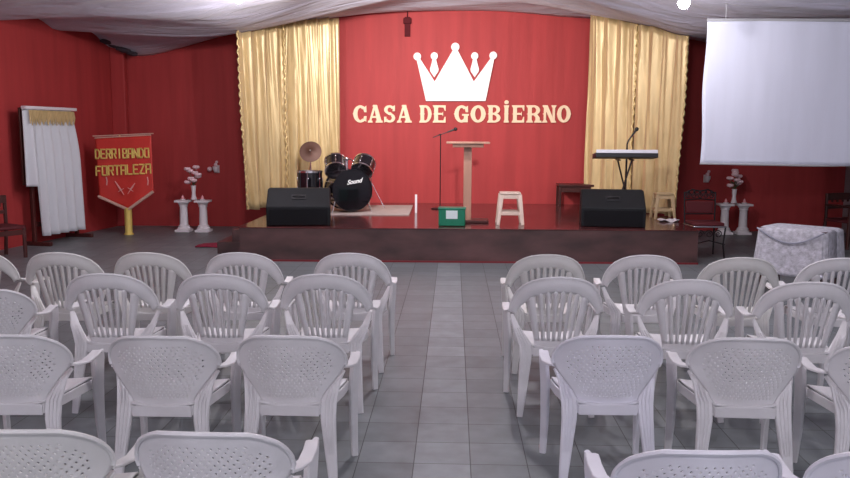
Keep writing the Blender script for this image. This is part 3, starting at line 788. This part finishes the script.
def group(pxa, pxb, pyb, pyt, tag_side, seed):
    A = onZ(pxa, pyb, 0); B = onZ(pxb, pyb, 0); Y = (A.y+B.y)/2
    H = onY(pxa, pyt, Y).z
    for X, w in ((A.x,'left'),(B.x,'right')):
        pedestal(X, Y, H, '%s of the two white fluted pedestals %s' % (w, tag_side)); candle(X, Y-.02, H, 'small pink candle on the %s pedestal %s' % (w, tag_side))
    # glass shelf across the two capitals carries the vase
    mx = (A.x+B.x)/2
    o = MB().box((0,0,.004), (B.x-A.x-.02,.14,.008)).build('glass_shelf', M['glass'], loc=(mx, Y+.05, H+.001), bevel=.002)
    tag(o, 'narrow clear glass strip bridging the pedestals %s' % tag_side, 'shelf')
    vase(mx, Y+.05, H+.009, .82 if 'left' in tag_side else .82, 'slim white vase between the pedestal tops %s' % tag_side, 'pale pink and white flowers in the vase %s' % tag_side, seed)
group(184, 204, 231.5, 200, 'left of the stage', 5)
group(724, 742, 234, 203.5, 'right of the stage', 9)
def sconce(px, py, label, two):
    q = onY(px, py, WY)
    root = empty('wall_flower_holder', (q.x, WY, q.z), 0, label, 'wall ornament')
    MB().box((0,-.012,0), (.10,.024,.14)).build('plate', M['plaster'], root, bevel=.008)
    b = MB().lathe([(.001,-.06),(.03,-.05),(.055,.0),(.06,.05),(.05,.05),(.001,.0)], 16, Matrix.Translation((0,-.075,0))); b.build('cup', M['plaster'], root)
    b = MB().sphere((0,-.08,.08), .035, 7).sphere((.02,-.08,.13), .028, 7)
    if two: b.sphere((-.12,-.06,.0), .045, 7)
    b.build('blossom', M['petal'], root)
    if two: MB().tube([(-.12,-.06,.0),(-.05,-.03,.0)], .008, 6).build('stem', M['leaf'], root)
sconce(217, 169, 'small white and pink flower holder on the red wall left of the left curtain', True)
sconce(706, 178.5, 'small white cup ornament on the red wall below the projection screen', False)

# ------------------------------------------------------------------ red banner on stand
Fq = onZ(129, 234.5, 0); BY = Fq.y
root = empty('banner_stand', (Fq.x, BY, 0), R(2), 'gold pole stand holding up the red pennant banner', 'banner stand')
MB().lathe([(.001,0),(.08,0),(.08,.02),(.062,.03),(.062,.44),(.068,.46),(.001,.46)], 24).build('base', M['gold_letter'], root)
bt = onY(122, 136, BY).z
MB().tube([(-.04,.03,.44),(-.1,.03,bt+.01)], .012, 8).build('pole', M['gold_letter'], root)
x0 = onY(94.5, 138, BY).x; x1 = onY(151, 135, BY).x
MB().tube([(x0-Fq.x-.03,.02,bt-.005),(x1-Fq.x+.03,.02,bt+.045)], .009, 8).build('crossbar', M['fringe'], root)
YB = BY-.015
def bp(px, py): q = onY(px, py, YB); return (q.x-Fq.x, q.z)
root = empty('red_banner', (Fq.x, YB, 0), 0, 'red pointed pennant banner with gold lettering and crossed swords', 'banner')
def lerp2(A, B, t): return (A[0]*(1-t)+B[0]*t, A[1]*(1-t)+B[1]*t)
TL, TR, BL, BR, TIP = bp(95,138), bp(151,135), bp(99.5,196.5), bp(153.5,191.5), bp(128.5,209.5)
def bpt(u, v):
    top = lerp2(TL, TR, u)
    bot = lerp2(BL, TIP, u*2) if u < .5 else lerp2(TIP, BR, u*2-1)
    x, z = lerp2(bot, top, v); return (x, -.012*math.sin(3*PI*u+1)*(1-v)+.004*math.sin(7*u), z)
MB().grid(bpt, 30, 20).build('banner_cloth', M['banner'], root, solid=.006, fixn=False)
MB().tube([(bpt(0,.0)[0], -.02, BL[1])]+[(lerp2(BL,TIP,i/8)[0], -.018-.004*(i%2), lerp2(BL,TIP,i/8)[1]) for i in range(9)]+[(lerp2(TIP,BR,i/8)[0], -.018-.004*(i%2), lerp2(TIP,BR,i/8)[1]) for i in range(1,9)], .026, 8).build('fringe', M['fringe'], root)
MB().tube([(TL[0],-.008,TL[1]),(TR[0],-.008,TR[1])], .010, 8).build('top_hem', M['fringe'], root)
def strokes(ch):
    S = {'D':[[(0,0),(0,1),(.6,1),(1,.75),(1,.25),(.6,0),(0,0)]],'E':[[(1,0),(0,0),(0,1),(1,1)],[(0,.5),(.8,.5)]],'R':[[(0,0),(0,1),(1,1),(1,.5),(0,.5)],[(.5,.5),(1,0)]],
         'I':[[(.5,0),(.5,1)]],'B':[[(0,0),(0,1),(.9,1),(.9,.52),(0,.5)],[(.9,.52),(1,.4),(1,0),(0,0)]],'A':[[(0,0),(0,1),(1,1),(1,0)],[(0,.45),(1,.45)]],'N':[[(0,0),(0,1),(1,0),(1,1)]],
         'O':[[(0,0),(0,1),(1,1),(1,0),(0,0)]],'F':[[(0,0),(0,1),(1,1)],[(0,.5),(.8,.5)]],'T':[[(.5,0),(.5,1)],[(0,1),(1,1)]],'L':[[(0,1),(0,0),(1,0)]],'Z':[[(0,1),(1,1),(0,0),(1,0)]]}
    return S[ch]
def banner_word(word, A, B, hpx):
    n = len(word)
    for i, ch in enumerate(word):
        t = (i+.5)/n; cx = A[0]+(B[0]-A[0])*t; cz = A[1]+(B[1]-A[1])*t
        w = abs(B[0]-A[0])/n*.70; h = hpx/F*14.1
        x0, z0 = cx, cz
        b = MB()
        for st_ in strokes(ch):
            for (a, c), (d, e) in zip(st_[:-1], st_[1:]):
                p = Vector(((a-.5)*w, 0, (c-.5)*h)); q = Vector(((d-.5)*w, 0, (e-.5)*h)); dd = (q-p).normalized()*.008
                b.strip([p-dd, q+dd], .012, .024, side=(0,1,0))
        o = b.build('gold_letter', M['gold_letter'], root, loc=(x0, -.030, z0), smooth=False)
banner_word('DERRIBANDO', bp(95.5,154), bp(150,152.8), 8.6)
banner_word('FORTALEZA', bp(96,171), bp(152,168.5), 8.8)
for s in (-1, 1):
    c0 = bp(121.5, 190) if s < 0 else bp(131, 189.5); tip_ = bp(115.5,181) if s < 0 else bp(135.5,183); hl = bp(124,194) if s < 0 else bp(127.5,195)
    b = MB().strip([(tip_[0],-.022,tip_[1]),(c0[0],-.022,c0[1])], [.012,.03], .006, side=(1,0,1 if s < 0 else -1))
    d = Vector((hl[0]-c0[0],0,hl[1]-c0[1])).normalized(); c_ = Vector((c0[0],-.022,c0[1])); pr = Vector((d.z,0,-d.x))
    b.strip([c_, c_+d*.09], .016, .008, side=(0,1,0)); b.strip([c_-pr*.055, c_+pr*.055], .016, .008, side=(0,1,0))
    b.build('sword_emblem', M['silver_pink'], root)
for px in (107, 148):
    q = bp(px, 181); MB().strip([(q[0],-.022,q[1]+.07),(q[0]+.01,-.022,q[1]),(q[0],-.022,q[1]-.07)], .02, .006, side=(1,0,0)).build('stripe_emblem', M['silver_pink'], root)

# ------------------------------------------------------------------ draped board by the left wall
def lw(px, py, off=.25):   # point on a plane parallel to the left wall
    d = ray(px, py); # x = wallx(y)+off
    t = (-6.67-12.06*.145+off)/(d.x-.145*d.y); return Vector((d.x*t, d.y*t, CAMH+d.z*t))
a = lw(20, 106); c = lw(70, 109.5); e = (c-a); e.z = 0; Lw = e.length; e.normalize(); nrm = Vector((e.y, -e.x, 0))
if nrm.x < 0: nrm = -nrm
ang = math.atan2(e.y, e.x)
base = Vector((a.x, a.y, 0)); zt_ = a.z
root = empty('easel_board', tuple(base), ang, 'wooden easel board hidden behind white drape by the left wall', 'board')
zl = lw(21,187).z
MB().box((Lw*.45, .03, (zt_+zl)/2), (Lw*.9, .03, zt_-zl-.04)).build('board_panel', M['darkwood'], root, bevel=.004)
xs = (lw(36,200)-base).dot(e), (lw(84,200)-base).dot(e)
xs = (xs[0], xs[1]-.15)
for x in xs:
    MB().box((x, .06, .9), (.06,.05,1.8)).build('post', M['redwood'], root, bevel=.005)
    MB().box((x, .03, .03), (.07,.50,.06)).build('foot', M['redwood'], root, bevel=.005)
MB().box(((xs[0]+xs[1])/2, .06, .32), (xs[1]-xs[0],.03,.07)).build('rail', M['redwood'], root, bevel=.004)
for x in xs: MB().box((x, -.0, 1.02), (.10,.04,.03)).build('peg', M['chrome'], root, bevel=.004)
root = empty('white_drape', tuple(base), ang, 'long white cloth with gold fringe draped over the board by the left wall', 'cloth')
Rb = (lw(79,150)-base).dot(e); zb1 = lw(38,236).z; zb2 = lw(80,229).z
def dr(u, v):
    # v 0 top -> 1 bottom ; right edge bulges, left part ends early
    xl = .02*v+(xs[0]+.02)*max(0, min(1, (v-.30)/.55))*0
    xr = Lw+(Rb-Lw)*math.sin(min(1, v*2.2)*PI/2)
    x = u*xr
    full = zb1+(zb2-zb1)*u
    if x < xs[0]+.05: full = zl+(-.05)*u
    z = zt_+(full-zt_)*v
    y = -.03-.035*v+(.022+.03*v)*math.sin(2*PI*6.2*u+.6*v)+.01*math.sin(40*u)
    return (x, y, z)
b = MB()
nu, nv = 90, 30
us0 = (xs[0]+.06)/Rb
b.grid(lambda u, v: dr(u*us0*.999, v), 18, nv); b.grid(lambda u, v: dr(us0+(1-us0)*u, v), 72, nv)
b.build('drape_cloth', M['white_cloth'], root, solid=.006, fixn=False)
b = MB()
zf0 = .035
for i in range(34):
    u = .08+.86*i/33; x = u*Lw*1.04; h = .20+.03*math.sin(i*2.1)
    b.tube([(x,-.075,zt_-.055),(x+.008*math.sin(i),-.085,zt_-.055-h*.5),(x+.014*math.sin(i*1.7),-.08,zt_-.055-h)], [.012,.014,.008], 6)
b.build('gold_fringe', M['gold'], root)
MB().box((Lw*.52,-.05,zt_-.02), (Lw*1.04,.09,.05)).build('top_band', M['plaster'], root, bevel=.01)

# ------------------------------------------------------------------ wooden chairs at the far edges
def wood_chair(x, y, rz, m, label, W=.5, H=.95, arms=True):
    root = empty('wooden_armchair', (x, y, 0), R(rz), label, 'chair')
    MB().box((0,0,.43), (W,.46,.05)).build('seat', M['cushion'], root, bevel=.015)
    b = MB().box((0,.22,H-.05), (W,.045,.11))
    b.box((0,.22,.62), (W-.06,.03,.05))
    b.build('backrest', m, root, bevel=.01)
    bb = MB()
    for i in range(4): bb.box((-W*.28+i*W*.187,.22,.76), (.03,.02,H-.72))
    bb.build('back_slats', m, root)
    for sx in (-1, 1):
        MB().strip([(sx*(W/2-.02),.26,0),(sx*(W/2-.02),.22,.45),(sx*(W/2-.02),.225,H)], .045, .045, side=(1,0,0)).build('leg', m, root)
        MB().strip([(sx*(W/2-.02),-.21,0),(sx*(W/2-.02),-.21,.64 if arms else .42)], .045, .045, side=(1,0,0)).build('leg', m, root)
        if arms: MB().strip([(sx*(W/2-.01),.22,.66),(sx*(W/2),.0,.67),(sx*(W/2),-.25,.655)], .06, .028, side=(1,0,0)).build('armrest', m, root)
    MB().box((0,-.21,.36), (W-.05,.02,.07)).build('apron', m, root)
q = onZ(4, 258, 0)
wood_chair(q.x-.02, q.y, 60, M['redwood'], 'reddish-brown wooden chair half cut off at the left edge near the draped board', .46, .85, False)
q = onZ(848, 248, 0)
wood_chair(q.x+.06, q.y+.1, 205-180, M['darkwood'], 'dark wooden armchair behind the lace-covered table at the right edge', .62, .84)

# ornate iron chair by right end of stage
q = onZ(708, 259, 0); W_ = .46
root = empty('iron_chair', (q.x, q.y+.25, 0), R(3), 'ornate black iron chair with red cushion beside the right end of the stage', 'chair')
for sx in (-1, 1):
    MB().tube([(sx*W_/2,.22,0),(sx*(W_/2-.01),.20,.45),(sx*W_/2,.24,.92)], .012, 8).build('leg', M['iron'], root)
    MB().tube([(sx*W_/2,-.22,0),(sx*(W_/2-.02),-.20,.2),(sx*W_/2,-.21,.45)], .012, 8).build('leg', M['iron'], root)
MB().box((0,0,.455), (W_+.02,.46,.022)).build('seat_frame', M['chrome'], root, bevel=.006)
MB().box((0,0,.49), (W_-.02,.42,.05)).build('seat_cushion', M['cushion'], root, bevel=.02)
def scroll(cx, cz, r, turns, sgn, y=.235, n=26):
    return [(cx+sgn*r*(1-.75*i/n)*math.cos(2*PI*turns*i/n), y, cz+r*(1-.75*i/n)*math.sin(2*PI*turns*i/n)) for i in range(n+1)]
b = MB().tube([(-W_/2,.24,.80),(0,.24,.82),(W_/2,.24,.80)], .010, 8).tube([(-W_/2,.225,.60),(W_/2,.225,.60)], .010, 8).tube([(-W_/2,.24,.90),(-W_*.25,.24,.955),(0,.24,.93),(W_*.25,.24,.955),(W_/2,.24,.90)], .012, 8)
b.build('back_frame', M['iron'], root)
b = MB()
for cx in (-.17,-.085,0,.085,.17):
    b.tube(scroll(cx, .865, .045, 1.6, 1 if cx < 0 else -1), .008, 6)
    b.sphere((cx,.235,.925), .020, 6)
b.build('back_scrolls', M['iron'], root)
b = MB().tube([(-W_/2,-.205,.20),(0,-.205,.26),(W_/2,-.205,.20)], .009, 8)
for cx in (-.13, 0, .13): b.tube(scroll(cx, .35, .06, 1.5, 1 if cx < 0 else -1, -.21), .007, 6)
b.build('front_scrolls', M['iron'], root)
MB().box((0,.225,.70), (W_-.06,.02,.17)).build('back_cushion', M['cushion'], root, bevel=.008)

# ------------------------------------------------------------------ lace covered table
TY = 9.25
TX = onY(800, 240, TY).x
root = empty('small_table', (TX, TY, 0), R(-43), 'small table hidden under the lace cloth, only dark legs showing', 'table')
tw, td = .76, .56
MB().box((0,0,.715), (tw-.04,td-.04,.03)).build('tabletop', M['darkwood'], root, bevel=.004)
for sx in (-1, 1):
    for sy in (-1, 1): MB().box((sx*(tw/2-.07), sy*(td/2-.07), .35), (.05,.05,.70)).build('leg', M['darkwood'], root, bevel=.004)
root = empty('lace_tablecloth', (TX, TY, .735), R(-43), 'white lace cloth draped over the small table at right', 'tablecloth')
def cloth(u, v):
    a = 2*PI*u
    # rounded rectangle direction
    cx, sy = math.cos(a), math.sin(a); pw = .22
    X = math.copysign(abs(cx)**pw, cx)*tw/2; Y = math.copysign(abs(sy)**pw, sy)*td/2
    if v < .3:
        k = v/.3; return (X*k, Y*k, .0)
    k = (v-.3)/.7; fl = 1+.10*k+.018*k*math.sin(22*a)+.012*math.sin(9*a)*k
    return (X*fl, Y*fl, -.006-.50*k-.012*k*math.cos(44*a))
MB().grid(cloth, 176, 22).build('lace_cloth', M['lace'], root, solid=.004, fixn=False, angle=60)
def swag(off, z0, sag):
    return [(-tw/2+.02+(tw-.04)*i/20, -td/2-.022-off, z0-sag*math.sin(PI*i/20)) for i in range(21)]
M['scallop'] = mat('grey_lace_border', (.30,.31,.37), .8)
MB().tube(swag(.012,-.01,.14), .010, 6).build('scallop_border', M['scallop'], root)

# ------------------------------------------------------------------ lamps
def bulb(x, y, zdrop, power, label, r=.055, spot=None):
    zc = ceilz(x, y); z = zc-zdrop
    root = empty('ceiling_bulb', (x, y, z), 0, label, 'lamp', 'bare bulbs under the cloth ceiling')
    MB().lathe([(.001,-r),(r*.6,-r*.8),(r,-.0),(r*.75,r*.8),(r*.4,r*1.5)], 20).build('glass_bulb', M['bulb'], root)
    MB().lathe([(.022,r*1.4),(.026,r*1.45),(.026,r*2.6),(.010,r*3)], 14).build('socket', M['socket'], root)
    MB().tube([(0,0,r*2.9),(0,0,zc-z-.004)], .005, 6).build('cord', M['socket'], root)
    ld = bpy.data.lights.new('bulb_light', 'POINT'); ld.energy = power; ld.color = (1,.95,.98); ld.shadow_soft_size = .09
    lo = bpy.data.objects.new('bulb_light', ld); COL.objects.link(lo); lo.location = (x, y, z-.17)
    return root
q = onY(684, 3, 10.3)
bulb(q.x, 10.3, max(.2, ceilz(q.x, 10.3)-q.z), 55, 'glaring white bulb at top right near the projection screen', .075)
q = onY(238, -1, 11.0)
bulb(q.x, 11.0, max(.18, ceilz(q.x, 11.0)-q.z), 105, 'bulb glowing at the top edge above the left gold curtain', .06)
for x, y, p in ((.2,7.9,240),(-2.8,5,50),(2.8,5,55),(-2.8,-.8,130),(2.6,-.8,180)):  # bulbs added out of view to brighten floor, chairs and stage front
    bulb(x, y, .22, p, 'bare bulb under the cloth ceiling over the %s' % {7.9:'middle of the hall before the stage',5:'front chair rows on the '+('left' if x < 0 else 'right'),-.8:'rear of the hall on the '+('left' if x < 0 else 'right')}[y])

fx, fy = -1.1, 10.3; fz = ceilz(fx, fy)-.25
root = empty('flood_lamp', (fx, fy, fz), 0, 'flood lamp under the ceiling cloth aimed at the crown wall', 'lamp')
tgt = Vector((.1, WY, 2.15)); dv = (tgt-Vector((fx, fy, fz))).normalized(); qd = dv.to_track_quat('-Z', 'Y')
hb = MB().lathe([(.05,.12),(.06,.10),(.11,-.04),(.115,-.05),(.10,-.05),(.001,-.03)], 20, qd.to_matrix().to_4x4()).build('housing', M['iron'], root)
MB().lathe([(.001,-.046),(.095,-.046),(.095,-.050),(.001,-.050)], 20, qd.to_matrix().to_4x4()).build('lens', M['bulb'], hb)
MB().tube([(0,0,.05),(0,0,.245)], .01, 6).build('bracket', M['iron'], root)
ld = bpy.data.lights.new('flood_light', 'SPOT'); ld.energy = 800; ld.spot_size = R(100); ld.spot_blend = 1; ld.shadow_soft_size = .12; ld.color = (1,.96,.94)
lo = bpy.data.objects.new('flood_light', ld); COL.objects.link(lo); lo.location = Vector((fx, fy, fz))+dv*.12; lo.rotation_mode = 'QUATERNION'; lo.rotation_quaternion = qd

w = bpy.data.worlds.new('world'); scene.world = w; w.use_nodes = True
w.node_tree.nodes['Background'].inputs[0].default_value = (.80,.80,.95,1); w.node_tree.nodes['Background'].inputs[1].default_value = .9

scene.view_settings.view_transform = 'Standard'; scene.view_settings.look = 'None'; scene.view_settings.exposure = 0; scene.view_settings.gamma = 1
